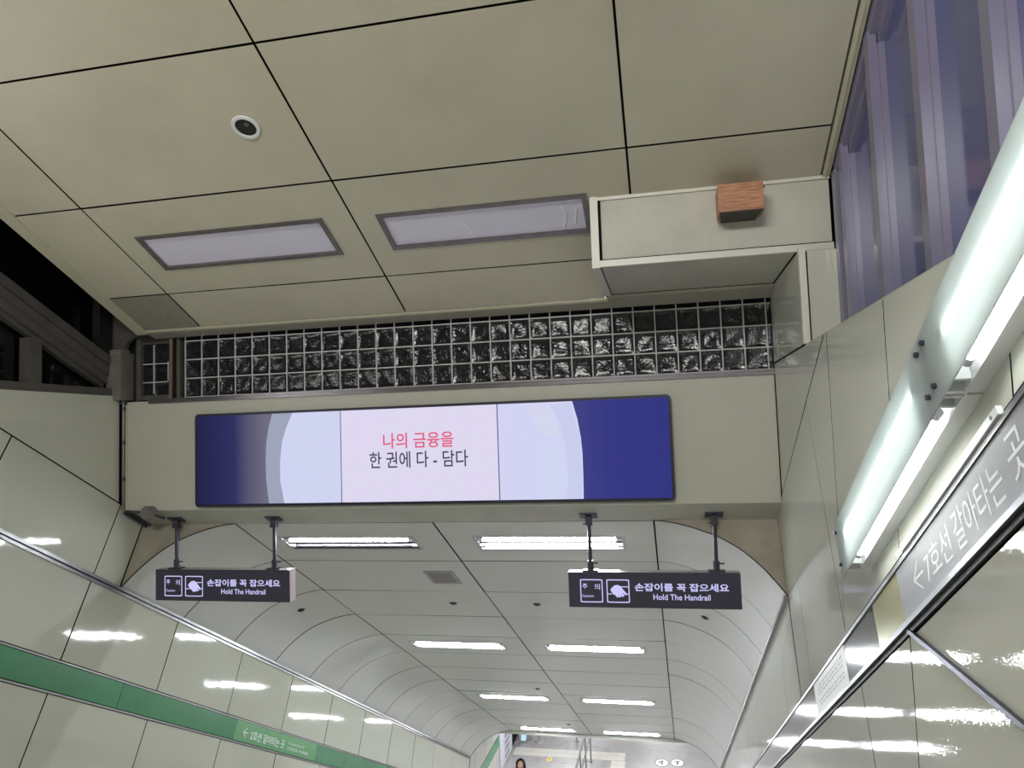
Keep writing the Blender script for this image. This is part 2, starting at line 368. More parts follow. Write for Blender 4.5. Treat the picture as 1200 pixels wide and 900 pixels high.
for z in gz[:4]: gt.box(FA, gx[0], XR, z-.0055, z+.0055, -.06, -.031)
gt.build('grout', M['grout'], gw)
for x in (-5.62, -5.42):
    for k in range(3): put_block(random.choice(bm_v), x, .60+PZ*k)
t = MB(); t.box(FA, -5.525, -5.515, .58, 1.12, -.06, -.028); t.box(FA, -5.66, -5.345, .70, .71, -.06, -.029); t.box(FA, -5.66, -5.345, .905, .915, -.06, -.029); t.box(FA, -5.345, -5.335, .72, .93, -.06, -.028)
t.build('grout', M['grout'], gw)
t = MB(); t.box(FA, XL+.35, XR, .468, .512, -.06, .022); t.box(FA, XL+.35, XR, .500, .516, -.06, .03); t.build('sill', M['sill_metal'], gw)
t = MB(); t.box(FA, -5.205, -5.165, .51, 1.30, -.06, .01); t.box(FA, -5.72, -5.66, .51, 1.30, -.06, .0); t.box(FA, -5.66, -5.30, 1.13, 1.30, -.05, -.02); t.box(FA, -5.66, -5.30, .51, .56, -.05, -.015); t.build('frame', M['black_frame'], gw)
tag(MB().tube((-5.27, D-.02, .51), (-5.262, D-.02, 1.24), .021).build('pipe', M['rust_pipe'], None, True), 'thin rusty pink pipe standing before the left end of the glass blocks', 'pipe')

# ---------------------------------------------------------------- left wall: panels, dark windows
wl = struct(mesh('wall_left', [LW(u, v, -.02) for u, v in clip(rect(-10.5, 24, -4.8, 5), *(lambda a: (a[0], a[1], a[2]))((-sT, cT, .70+.56)))], [tuple(range(len(clip(rect(-10.5, 24, -4.8, 5), -sT, cT, 1.26))))], M['joint']))
ZC = (-sT, cT, .70+.57)                          # z <= .57
def zmin(z): return (sT, -cT, -(z+.70))          # z >= z
def ymax(y): return (cT, sT, y-D)                # Y <= y
def ymin(y): return (-cT, -sT, D-y)
def wpanel(par, fr, poly, m, clips=(), tilt=.0022, gap=.014):
    for c in clips: poly = clip(poly, *c)
    if len(poly) >= 3: panel(par, fr, poly, m, gap=gap, tilt=tilt)
JL = [-.045 + 1.575*k for k in range(-7, 11)] + [16.02]
# triangle above the joint line beside the fascia
wpanel(wl, LW, rect(-6, 3, .06, 3), M['wall'], [ZC, ymax(D-.035)])
for k in range(len(JL)-1):
    a, b = JL[k], JL[k+1]
    if a < .35:  wpanel(wl, LW, rect(a, min(b, .38), -.765, .06), M['wall'], [ZC, ymax(D+.35)])
    if a < -.1: pass
    wpanel(wl, LW, rect(a, b, -1.585, -.765), M['wall'], [ZC])
    wpanel(wl, LW, rect(a, b, -2.76, -1.885), M['wall'])
    wpanel(wl, LW, rect(a, b, -4.2, -2.76), M['wall'])
# concourse continuation of the left wall (level courses)
s_end = (1, 0, 16.0)
for y in (20.0, 21.15, 22.3, 23.2):
    yb = {20.0: 21.15, 21.15: 22.3, 22.3: 23.2, 23.2: 24.12}[y]
    for z0, z1 in ((-11.2, -10.30), (-9.93, -8.4)):
        p = clip([sn(y, z0), sn(yb, z0), sn(yb, z1), sn(y, z1)], -1, 0, -16.03)
        if len(p) >= 3: panel(wl, LW, p, M['conc_wall'], gap=.012, w0=.012, th=.03)
gp = [sn(20.9, -10.29), sn(24.12, -10.29), sn(24.12, -9.94), sn(20.9, -9.94)]
panel(wl, LW, clip(gp, -1, 0, -16.05), M['green'], gap=.006, name='green_band', w0=.016, th=.03)
struct(MB().box(LY, 24.14, 26.1, -11.2, -8.3, -.3, .0).build('wall_left.001', M['conc_wall']))
# stainless trim rail over the wall panels
t = MB(); t.box(LW, -10, 15.85, -.765, -.735, -.01, .045); t.box(LW, -10, 15.85, -.80, -.772, -.01, .022); struct(t.build('trim_6', M['steel']))
# green line-colour band
gb = struct(MB().box(LW, -10, 16.05, -1.873, -1.597, -.018, -.004).build('trim_7', M['joint']))
for k in range(-4, 6):
    a = .95 + 3.14*k; panel(gb, LW, rect(a, min(a+3.14, 16.0), -1.862, -1.606), M['green'], gap=.006, name='green_plate', w0=.006, th=.012)
t = MB(); t.box(LW, -10, 16.0, -1.604, -1.590, -.01, .012); t.box(LW, -10, 16.0, -1.885, -1.868, -.01, .012); t.build('edge_strip', M['steel'], gb)

# dark windows above the left wall
wn = struct(MB().box(LY, 2.0, 6.86, .565, .645, -.16, -.01).build('window_2', M['black_frame']))
def zl(y): return 1.235 + (6.733-y)*.4843        # height of the upper ceiling over y
t = MB(); t.prism(LY, [(2.0, .62), (6.86, .62), (6.86, 1.6), (2.0, 4.2)], -.22, -.20); t.build('pane', M['night_pane'], wn)
t = MB()
for o_, w_ in ((0, -.02), (.11, -.035), (.20, -.06)):
    t.prism(LY, [(2.0, 1.66+ (5.465-2.0)*.478 - o_ - .10), (6.84, 1.66-(6.84-5.465)*.478 - o_ - .10), (6.84, 1.66-(6.84-5.465)*.478 - o_), (2.0, 1.66+(5.465-2.0)*.478 - o_)], -.17, w_)
t.prism(LY, [(2.0, 1.37+(5.465-2.0)*.478-.06), (6.84, 1.37-(6.84-5.465)*.478-.06), (6.84, 1.37-(6.84-5.465)*.478), (2.0, 1.37+(5.465-2.0)*.478)], -.17, -.10)
t.build('sloping_rail', M['black_frame'], wn)
for y in (5.91, 4.7, 3.5):
    MB().box(LY, y-.068, y+.068, .60, 1.30-(y-5.465)*.478, -.17, -.045).build('mullion', M['black_frame'], wn)
# corner post with a curved bracket
t = MB(); t.box(WO, -5.985, -5.80, 6.86, 7.06, .515, 1.04); t.box(WO, -6.0, -5.79, 6.85, 6.99, 1.0, 1.07)
cpost = struct(t.build('trim_8', M['post_grey']))
arc = [(-5.98, 1.06), (-5.80, 1.06)] + [(-5.80+.26*(1-math.cos(a*math.pi/16)), 1.06+.17*math.sin(a*math.pi/16)) for a in range(1, 9)] + [(-5.50, 1.26), (-5.98, 1.9)]
MB().prism(FA, arc, .03, .09).build('bracket', M['black_frame'], cpost)
MB().box(LY, 6.70, 6.875, 1.0, 1.9, -.12, -.03).build('side_plate', M['black'], cpost)

# ---------------------------------------------------------------- right wall
wr = struct(mesh('wall_right', [RW(u, v, -.02) for u, v in clip(rect(-10.5, 18, -4.8, 5), -sT, cT, 1.26)], [tuple(range(len(clip(rect(-10.5, 18, -4.8, 5), -sT, cT, 1.26))))], M['joint']))
wpanel(wr, RW, rect(-6, 3, .06, 3), M['wall_r'], [ZC, ymax(D-.006)])
JR = [-.23 + 1.575*k for k in range(0, 11)]
wpanel(wr, RW, rect(-.23, .38, -1.585, .06), M['wall_r'], [ZC])
wpanel(wr, RW, rect(-1.66, -.23, -1.585, .06), M['wall_r'], [ZC])
wpanel(wr, RW, rect(-5, -1.66, -1.585, .06), M['wall_r'], [ZC, ymin(4.79)])
VY = [4.79, 3.59, 2.39, 1.19, -.01, -1.21, -2.41]
for a, b in zip(VY, VY[1:]): wpanel(wr, RW, rect(-12, 0, -1.585, 6), M['wall_r'], [ZC, ymax(a), ymin(b)])
for k in range(len(JR)-1):
    a, b = max(JR[k], .40), JR[k+1]
    wpanel(wr, RW, rect(a, b, -1.585, -.745), M['wall_r'])
JRB = [-3.38] + [-1.835 + 1.575*k for k in range(0, 12)]
for k in range(len(JRB)-1):
    wpanel(wr, RW, rect(JRB[k], JRB[k+1], -2.76, -1.895), M['wall_r'], [ymin(3.525)])
    wpanel(wr, RW, rect(JRB[k], JRB[k+1], -4.2, -2.76), M['wall_r'], [ymin(3.525)])
for a, b in zip([3.525, 2.325, 1.125, -.075, -1.275], [2.325, 1.125, -.075, -1.275, -2.475]):
    wpanel(wr, RW, rect(-12, 2, -6, -1.895), M['wall_r'], [ymax(a), ymin(b), (-sT, cT, .70-.916), zmin(-1.9)])
wpanel(wr, RW, rect(-12, 2, -6, -1.895), M['wall_r'], [ymax(3.525), zmin(-.916)])
t = MB(); t.box(RW, -2.95, -2.94, -1.9, -1.89, 0, .01); t.prism(RW, [sn(3.53, -.925), sn(-2.4, -.925), sn(-2.4, -.905), sn(3.53, -.905)], -.005, .012); struct(t.build('trim_9', M['hanger']))
# upper return beside the glass blocks, corner bead, narrow panel, ledge
panel(wr, RY, rect(5.50, D-.006, .575, 1.262), M['wall_r'], gap=.008, w0=0.0, tilt=.001)
MB().box(WO, XR-.012, XR+.035, 5.455, 5.50, .575, 1.265).build('corner_bead', M['trim_white'], wr)
panel(wr, lambda u, v, w=0: Vector((u, 5.50-w, v)), rect(XR+.05, 1.30, .575, 1.255), M['wall_r'], gap=.008)
struct(MB().box(RY, -2.5, 5.49, .545, .572, -.36, -.004).build('trim_10', M['wall']))
# vault edge strip
t = MB(); t.box(RW, .40, 16.0, -.758, -.722, -.005, .035); struct(t.build('trim_11', M['steel_dull']))
# line-colour band in satin steel
bd = struct(MB().box(RW, -10, 14.5, -1.878, -1.600, -.018, -.002).build('trim_12', M['joint']))
for a, b, mm in ((-10, -4.62, 'band_steel'), (-2.94, -2.42, 'band_olive'), (-2.42, -1.60, 'band_steel'), (-1.60, -.31, 'band_steel'), (-.31, 2.8, 'band_steel'), (2.8, 5.94, 'band_steel'), (5.94, 9.1, 'band_steel'), (9.1, 12.2, 'band_steel'), (12.2, 14.4, 'band_steel')):
    panel(bd, RW, rect(a, b, -1.848, -1.622), M[mm], gap=.003, name='steel_plate', w0=.008, th=.012)
panel(bd, RW, rect(-4.62, -2.94, -1.848, -1.622), M['band_steel'], gap=.003, name='steel_plate', w0=.008, th=.012)
t = MB(); t.box(RW, -10, 14.5, -1.622, -1.602, -.01, .016); t.box(RW, -10, 14.5, -1.872, -1.850, -.01, .022); t.build('edge_strip', M['steel'], bd)
MB().box(RW, -10, 14.5, -1.894, -1.874, -.01, .006).build('shadow_gap', M['black'], bd)

# windows above the right wall (violet glare in the pane colour, deep mullions)
wv = struct(MB().box(RY, -2.5, 5.49, .572, .64, -.40, -.27).build('window_1', M['mullion']))
pn = [5.44, 5.19, 4.43, 3.68, 2.93, 2.18, 1.43, .68, -.07, -.82, -1.57, -2.5]
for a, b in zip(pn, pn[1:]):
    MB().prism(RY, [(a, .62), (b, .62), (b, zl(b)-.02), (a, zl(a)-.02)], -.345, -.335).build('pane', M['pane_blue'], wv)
for y in pn[1:-1]:
    tt = MB(); tt.box(RY, y-.0, y+.085, .60, zl(y+.085)-.04, -.335, -.25); tt.box(RY, y-.02, y+.015, .60, zl(y)-.04, -.335, -.30)
    tt.build('mullion', M['mullion'], wv)
t = MB(); t.prism(RY, [(5.47, zl(5.47)-.10), (-2.5, zl(-2.5)-.10), (-2.5, zl(-2.5)+.05), (5.47, zl(5.47)+.05)], -.335, -.262)
t.prism(RY, [(5.47, zl(5.47)-.17), (-2.5, zl(-2.5)-.17), (-2.5, zl(-2.5)-.08), (5.47, zl(5.47)-.08)], -.335, -.30)
t.build('head_rail', M['mullion'], wv)
MB().box(RY, 5.40, 5.49, .60, 1.80, -.335, -.25).build('jamb', M['mullion'], wv)

# ---------------------------------------------------------------- tunnel vault over the stairs
UL, UR, UM, S0, PS, NR = -4.735, -.155, -2.435, .395, 1.2025, 13
S1 = S0 + PS*NR
prof = [(0, 0), (.10, .010), (.20, .028), (.33, .065), (.44, .105), (.54, .145), (.64, .195), (.74, .258), (.82, .32), (.91, .405), (1.0, .505), (1.08, .612), (1.162, .735)]
hl = [(UL-a, b) for a, b in prof]; hr = [(UR+a, b) for a, b in prof]
full = hl[::-1] + hr
vs = []; fs = []
for s in (S0+.004, S1): vs += [TU(u, s, w-.018) for u, w in full]
n = len(full); fs = [(i, i+1, n+i+1, n+i) for i in range(n-1)]
tc = struct(mesh('ceiling.001', vs, fs, M['joint']))
LIGHT_U = ((-4.41, -2.79), (-2.10, -.48)); LROWS = (0, 4, 8, 12)
VENT = (-3.02, -2.655, 1.965, 2.435)
for r in range(NR):
    a, b = S0+PS*r, S0+PS*(r+1); mid = (a+b)/2
    for i, (p, q) in enumerate(((UL, UM), (UM, UR))):
        hole = None
        if r in LROWS: hole = (LIGHT_U[i][0], LIGHT_U[i][1], mid-.20, mid+.20)
        if r == 1 and i == 0: hole = VENT
        panel(tc, TU, rect(p, q, a, b), M['tunnel'], gap=.016, hole=hole, tilt=.002)
    for side in (hl, hr):
        g = .008; vs = []; k = len(side)
        jw = random.uniform(-.002, .002)
        sd = [(u + (-.009 if side is hl else .009)*(1 if ii == 0 else 0), w) for ii, (u, w) in enumerate(side)]
        for s, dw in ((a+g, -.014), (a+g, 0), (a+g, 0), (b-g, 0), (b-g, 0), (b-g, -.014)): vs += [TU(u, s, w+dw+jw) for u, w in sd]
        fs = [(j*k+i, j*k+i+1, (j+1)*k+i+1, (j+1)*k+i) for j in (2, 0, 4) for i in range(k-1)]
        o = mesh('haunch_panel', vs, fs, M['tunnel'], tc)
        o.data.materials.append(M['joint'])
        for pi, p in enumerate(o.data.polygons): p.use_smooth = pi < (k-1); p.material_index = 0 if pi < (k-1) else 1
# strip between the fascia and the vault, and the two spandrels
st = struct(MB().box(TU, XL, XR, .0, S0, -.06, 0).build('ceiling.003', M['strip']))
for side, xc, nm in ((hl, XL, 'left'), (hr, XR, 'right')):
    poly = [(u, w-.002) for u, w in side] + [(xc, .0)]
    fr = lambda u, v, w=0: TU(u, S0 - w, v)
    MB().prism(fr, poly, -.02, .004).build('spandrel', M['spandrel'], st)
    MB().path([TU(u, S0-.008, w+.002) for u, w in side], .005, 6).build('arch_edge', M['joint'], st)
# rim at the lower end of the vault
MB().path([TU(u, S1+.01, w-.01) for u, w in full], .02, 6).build('end_rim', M['steel_dull'], tc)
struct(MB().box(WO, -14, 12, D+S1*cT+.03, D+S1*cT+.2, -8.55, -4).build('wall_front.001', M['conc_wall']))

# ---------------------------------------------------------------- landing, stairs, concourse
ZF, ZT = -11.2, -1.9
t = MB(); t.box(WO, XL, XR, -3.0, 3.5, ZT-.2, ZT)
N = 56; dy = (20.2-3.5)/N; dz = (ZT-ZF)/N
for i in range(N): t.box(WO, XL, XR, 3.5+dy*i, 3.5+dy*(i+1)+.03, ZT-dz*(i+1)-.25, ZT-dz*(i+1))
t.box(WO, -14, 12, 20.0, 46, ZF-.2, ZF-.012)
fl = struct(t.build('floor', M['stair']))
t = MB()
for i in range(int(18/.464)):
    for j in range(int(22/.464)):
        x, y = -10.0 + .464*i + .062, 21.5+.464*j
        t.box(WO, x+.003, x+.461, y+.003, y+.461, ZF-.012, ZF)
ft = t.build('floor_tile', M['tile'], fl); ft['kind'] = 'stuff'
struct(MB().box(WO, -14, 12, 46, 46.2, ZF, -8.4).build('wall_back', M['conc_wall']))
struct(MB().box(WO, -14, 12, D+S1*cT+.05, 46, -8.62, -8.5).build('ceiling.004', M['conc_wall']))
struct(MB().box(WO, 12, 12.2, 20, 46, ZF, -8.4).build('wall_right.001', M['conc_wall']))
struct(MB().box(WO, -14.2, -14, 20, 46, ZF, -8.4).build('wall_left.002', M['conc_wall']))
struct(MB().box(WO, -7, 2.2, -3.2, -3.0, ZT, 6.2).build('wall_back.001', M['conc_wall']))

# ================================================================== THINGS
# ---------------------------------------------------------------- LED screen
def rounded(u0, u1, v0, v1, r, n=5):
    out = []
    for cx, cy, a0 in ((u1-r, v1-r, 0), (u0+r, v1-r, 90), (u0+r, v0+r, 180), (u1-r, v0+r, 270)):
        out += [(cx+r*math.cos(math.radians(a0+90*i/n)), cy+r*math.sin(math.radians(a0+90*i/n))) for i in range(n+1)]
    return out
sc = empty('led_screen', (-2.45, D-.05, -.17), 'wide lit advertising screen with navy ends on the cream wall above the stairs', 'screen')
MB().prism(FA, rounded(-4.945, .062, -.665, .325, .045), .003, .062).build('bezel', M['bezel'], sc)
mm = bpy.data.materials.new('navy_screen_picture'); mm.use_nodes = True; nt = mm.node_tree
for q in list(nt.nodes): nt.nodes.remove(q)
g = nt.nodes.new('ShaderNodeNewGeometry'); sx = nt.nodes.new('ShaderNodeSeparateXYZ'); mr = nt.nodes.new('ShaderNodeMapRange'); mr.inputs[1].default_value = -4.92; mr.inputs[2].default_value = .04
cr = nt.nodes.new('ShaderNodeValToRGB'); e = nt.nodes.new('ShaderNodeEmission'); ou = nt.nodes.new('ShaderNodeOutputMaterial')
el = cr.color_ramp.elements; el[0].position = 0; el[0].color = (*S(34, 36, 72), 1); el[1].position = 1; el[1].color = (*S(52, 56, 128), 1)
for p, c in ((.09, S(50, 50, 98)), (.125, S(88, 88, 112)), (.165, S(112, 108, 130)), (.82, S(66, 68, 134)), (.88, S(56, 58, 132))): q = el.new(p); q.color = (*c, 1)
nt.links.new(g.outputs['Position'], sx.inputs[0]); nt.links.new(sx.outputs[0], mr.inputs[0]); nt.links.new(mr.outputs[0], cr.inputs[0]); nt.links.new(cr.outputs[0], e.inputs[0]); nt.links.new(e.outputs[0], ou.inputs[0])
dp = MB().box(FA, -4.915, .034, -.635, .298, .06, .0645).build('display', mm, sc)
zt, zb = .298, -.635
lo = [(-4.03, zt), (-4.075, .15), (-4.10, 0), (-4.11, -.2), (-4.105, -.4), (-4.075, zb)]
li = [(-3.80, zt), (-3.87, .15), (-3.92, 0), (-3.945, -.2), (-3.945, -.4), (-3.90, zb)]
ro = [(-.865, zt), (-.82, .12), (-.795, -.05), (-.785, -.2), (-.785, -.4), (-.79, zb)]
def pic(poly, name, col, w): return MB().prism(FA, poly, w-.0004, w).build(name, emission(name+'_colour', col, 1.0), dp)
pic(lo + li[::-1], 'silver_edge', S(158, 164, 186), .0655)
pic(li + [(-3.265, zb), (-3.265, zt)], 'left_page', S(207, 212, 240), .0655)
pic(rect(-3.255, -1.612, zb, zt), 'centre_page', S(222, 216, 240), .0655)
pic([(-1.602, zt)] + ro + [(-1.602, zb)], 'right_page', S(211, 212, 243), .0655)
pic([(-1.08, .27), (-1.0, .10), (-.94, -.15), (-.93, -.45), (-.95, zb), (-.80, zb), (-.795, -.4), (-.80, -.1), (-.84, .12), (-.885, zt-.01)], 'picture_shade', S(202, 206, 238), .0658)
pic([(-1.29, .22), (-1.29, .27), (-1.24, .285), (-1.19, .18), (-1.185, .28), (-1.13, .17), (-1.10, .27), (-1.03, .14), (-1.0, .02), (-1.03, -.02), (-1.11, -.02), (-1.2, .04), (-1.26, .13)], 'fork_picture', S(213, 215, 238), .0659)
pic([(-1.18, -.06), (-1.06, -.10), (-.98, -.2), (-.955, -.35), (-.96, -.5), (-.98, -.62), (-1.15, -.62), (-1.19, -.58), (-1.17, -.3)], 'bottle_picture', S(208, 215, 242), .0659)
red, ink = emission('pink_red_letter', S(226, 96, 128), 1), emission('slate_letter', S(70, 72, 92), 1)
text('나의 금융을', FA, -2.80, -2.06, -.105, .052, .0662, red, sc, .012)
text('한 권에 다 - 담다', FA, -2.95, -1.915, -.300, -.135, .0662, ink, sc, .010)
# ---------------------------------------------------------------- hanging handrail signs
def hanging_sign(u0, label):
    u1 = u0+1.615; z0, z1 = -1.695, -1.36; y0 = 7.15
    t = empty('hanging_sign', ((u0+u1)/2, 7.21, z0), label, 'sign', 'handrail warning signs hung at the mouth of the vault')
    fr = lambda u, v, w=0: Vector((u0+u*1.615, y0-w, z1-(v)*(z1-z0)))
    MB().box(WO, u0, u1, y0+.004, y0+.12, z0, z1).build('case', M['sign_case'], t)
    fc = MB().box(fr, .0, 1, 0, 1, -.004, .004).build('face', M['sign_black'], t)
    b = MB()
    for a in (.0695, .2275):
        outer = rounded(a, a+.135, .20, .86, .02); inner = rounded(a+.006, a+.129, .23, .83, .016); k = len(b.v); q = len(outer)
        b.v += [fr(u, v, .0055) for u, v in outer] + [fr(u, v, .0055) for u, v in inner]
        b.f += [(k+i, k+(i+1) % q, k+q+(i+1) % q, k+q+i) for i in range(q)]
    b.build('icon_border', M['letter_lit'], fc)
    # hand laid on a rail: back of the hand, four separate fingers, thumb, and the rail on both sides
    h = MB(); hx = .2275
    h.prism(fr, [(hx+.022, .50), (hx+.030, .44), (hx+.048, .37), (hx+.068, .355), (hx+.085, .40), (hx+.105, .54), (hx+.090, .62), (hx+.062, .62), (hx+.040, .60)], .005, .0058)
    for i, (a, b_, c, d) in enumerate(((.046, .58, .066, .71), (.062, .58, .082, .705), (.078, .56, .098, .685), (.092, .52, .114, .64))):
        dx = .0072; h.prism(fr, [(hx+a-dx, b_), (hx+a+dx, b_-.03), (hx+c+dx*.8, d-.03), (hx+c, d+.005), (hx+c-dx*.8, d)], .005, .0059)
    h.prism(fr, [(hx+.022, .50), (hx+.032, .50), (hx+.046, .62), (hx+.040, .64)], .005, .0059)
    h.prism(fr, [(hx+.078, .40), (hx+.129, .395), (hx+.129, .42), (hx+.084, .425)], .005, .0057)
    h.prism(fr, [(hx+.006, .60), (hx+.030, .60), (hx+.030, .625), (hx+.006, .625)], .005, .0057)
    h.prism(fr, [(hx+.116, .60), (hx+.129, .60), (hx+.129, .625), (hx+.116, .625)], .005, .0057)
    h.build('hand_icon', M['letter_lit'], fc)
    text('주', fr, .083, .113, .47, .33, .0058, M['letter_lit'], fc, .012)
    text('의', fr, .155, .188, .50, .33, .0058, M['letter_lit'], fc, .004)
    text('Caution', fr, .080, .150, .71, .635, .0058, M['letter_lit'], fc, .006)
    text('손잡이를 꼭 잡으세요', fr, .394, .932, .525, .30, .0058, M['letter_lit'], fc, .022)
    text('Hold The Handrail', fr, .500, .826, .765, .605, .0058, M['letter_lit'], fc, .012)
    for f in (.133, .871):
        x = u0+1.615*f; yc = 7.21; sv = (yc-D)/cT; top = -.70 - sv*sT
        hg = MB().tube((x, yc, z1+.02), (x, yc, top), .019, 12).build('hanger', M['hanger'], t, True)
        b = MB(); b.box(lambda u, v, w=0: TU(x+u, sv+v, w), -.085, .085, -.05, .05, 0, .018); b.box(WO, x-.032, x+.032, yc-.03, yc+.03, top-.10, top-.012)
        b.tube((x-.06, yc, top-.085), (x+.03, yc, top-.085), .007, 6); b.build('ceiling_flange', M['hanger'], hg)
        b = MB(); b.box(WO, x-.075, x+.075, yc-.045, yc+.045, z1-.002, z1+.014); b.tube((x, yc, z1+.012), (x, yc, z1+.10), .031, 10); b.tube((x, yc-.0, z1+.075), (x+.075, yc, z1+.075), .007, 6); b.build('foot_clamp', M['hanger'], hg)
hanging_sign(-5.585, 'black hanging handrail sign at the left, in front of the left side of the vault')
hanging_sign(-.995, 'black hanging handrail sign at the right, overlapping the twin-tube lamp')
# ---------------------------------------------------------------- vault lamps
lamp_names = {0: 'nearest', 4: 'second', 8: 'third', 12: 'farthest'}
for r in LROWS:
    mid = S0+PS*(r+.5)
    for i, (p, q) in enumerate(LIGHT_U):
        side = 'left' if i == 0 else 'right'
        lab = f'recessed fluorescent vault lamp, {lamp_names[r]} of the {side} row'
        if r == 0: lab = 'recessed vault lamp with one lit and one dead tube, behind the left sign' if i == 0 else 'recessed vault lamp with two lit tubes, nearest lamp behind the right sign'
        t = empty('ceiling_lamp', TU((p+q)/2, mid, 0), lab, 'lamp', 'recessed fluorescent lamps in the vault')
        h = .20
        MB().ring(TU, (p-.012, q+.012, mid-h-.012, mid+h+.012), (p+.022, q-.022, mid-h+.022, mid+h-.022), -.004, .007).build('rim', M['rim'], t)
        b = MB(); b.box(TU, p+.01, q-.01, mid-h+.01, mid+h-.01, -.085, -.075)
        for v0, v1 in ((mid-h+.008, mid-h+.016), (mid+h-.016, mid+h-.008)): b.box(TU, p+.01, q-.01, v0, v1, -.08, -.002)
        for a, c in ((p+.01, p+.018), (q-.018, q-.01)): b.box(TU, a, c, mid-h+.01, mid+h-.01, -.08, -.002)
        b.prism(lambda u, v, w=0: TU(w, v, u), [(-.075, mid-.035), (-.045, mid), (-.075, mid+.035)], p+.03, q-.03)
        b.build('reflector', M['reflector'], t)
        for k, v in enumerate((mid-.085, mid+.085)):
            off = (r == 0 and i == 0 and k == 1)
            tb = MB().tube(TU(p+.085, v, -.006), TU(q-.085, v, -.006), .019, 10).build('tube', M['tube_off'] if off else M['tube'], t, True)
            if off: tb['label'] = 'dead fluorescent tube'
            for a in (p+.055, q-.055): MB().box(TU, a-.032, a+.032, v-.018, v+.018, -.075, .012).build('lamp_holder', M['white_metal'], tb)
# ---------------------------------------------------------------- vent, sprinklers
t = empty('vent_grille', TU(-2.84, 2.2, 0), 'square grey plastic vent grille in the vault between the two nearest lamps', 'vent')
MB().ring(TU, (VENT[0]-.01, VENT[1]+.01, VENT[2]-.01, VENT[3]+.01), (VENT[0]+.04, VENT[1]-.04, VENT[2]+.05, VENT[3]-.05), -.02, .010).build('frame', M['grille'], t)
MB().box(TU, VENT[0]+.0, VENT[1]-.0, VENT[2]+.0, VENT[3]-.0, -.06, -.05).build('duct_back', M['black'], t)
for k in range(8):
    v = VENT[2]+.07+.047*k; MB().prism(lambda u, v_, w=0: TU(w, v_, u), [(-.03, v-.016), (-.024, v-.018), (.003, v+.014), (-.003, v+.018)], VENT[0]+.04, VENT[1]-.04).build('slat', M['grille'], t)
def sprinkler(pos, axis, label):
    t = empty('sprinkler_head', pos, label, 'sprinkler', 'dark sprinkler heads in the vault')
    a = Vector(axis).normalized(); pos = Vector(pos)
    MB().tube(pos, pos+a*.010, .055, 20, .045).build('escutcheon', M['black'], t)
    MB().tube(pos+a*.01, pos+a*.022, .022, 10).build('nozzle', M['hanger'], t)
dn = (TU(0, 0, 1)-TU(0, 0, 0))
for u, v, lab in ((-3.015, 3.34, 'small dark sprinkler in the vault just below the vent grille'), (-1.825, 3.33, 'small dark sprinkler in the vault beside the right hanging sign'),
                  (-2.86, 9.45, 'small dark sprinkler in the vault between second and third lamps'), (-2.86, 14.3, 'small dark sprinkler in the vault above the farthest left lamp')):
    sprinkler(TU(u, v, .0), dn, lab)
for side, s, lab in ((-1, 3.30, 'small dark sprinkler on the curved left haunch below the left sign'), (1, 3.30, 'small dark sprinkler on the curved right haunch below the right sign')):
    a, b = .54, .143; u = UL-a if side < 0 else UR+a
    sprinkler(TU(u, s, b+.002), TU(-side*.38 + u, s, b+1)-TU(u, s, b), lab)
# ---------------------------------------------------------------- upper ceiling fittings
def light_panel(r, label, glints):
    u0_, u1_, v0_, v1_ = r
    t = empty('light_panel', CE((u0_+u1_)/2, (v0_+v1_)/2, 0), label, 'lamp', 'unlit framed light panels in the sloping ceiling')
    MB().ring(CE, (u0_-.012, u1_+.012, v0_-.012, v1_+.012), (u0_+.03, u1_-.03, v0_+.03, v1_-.03), -.03, .012).build('frame', M['lamp_frame'], t)
    df = MB().box(CE, u0_+.02, u1_-.02, v0_+.02, v1_-.02, -.02, -.008).build('diffuser', M['lavender'], t)
    for pts in glints: MB().path([CE(u, v, -.006) for u, v in pts], .0055, 6).build('glint_arc', M['glint_arc'], df)  # thin white arcs stand in for curved reflections on the diffuser
light_panel(LPA, 'unlit lavender light panel in dark frame, left of the two in the ceiling', [])
light_panel(LPB, 'unlit lavender light panel with painted curved white reflections, beside the white soffit box',
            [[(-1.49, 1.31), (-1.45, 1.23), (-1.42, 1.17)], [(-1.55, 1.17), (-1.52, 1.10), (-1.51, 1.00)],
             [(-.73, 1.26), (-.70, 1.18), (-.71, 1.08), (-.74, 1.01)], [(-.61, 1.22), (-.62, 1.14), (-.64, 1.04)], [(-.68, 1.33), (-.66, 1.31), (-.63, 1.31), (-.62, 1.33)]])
t = empty('downlight', CE(-2.853, 2.375, 0), 'round recessed downlight with white ring and black inside, in the sloping ceiling', 'lamp')
b = MB(); q = 28
for rr, ww in ((.105, .002), (.100, .012), (.078, .012), (.072, -.004)): b.v += [CE(-2.853+rr*math.cos(2*math.pi*i/q), 2.375+rr*math.sin(2*math.pi*i/q), ww) for i in range(q)]
b.f = [(j*q+i, j*q+(i+1) % q, (j+1)*q+(i+1) % q, (j+1)*q+i) for j in range(3) for i in range(q)]
b.build('ring', M['white_metal'], t, True)
MB().disc(CE, -2.853, 2.375, .076, .076, .001, .004).build('baffle', M['black'], t)
MB().disc(CE, -2.835, 2.40, .018, .018, .004, .010, 12).build('lens', M['lamp_frame'], t)
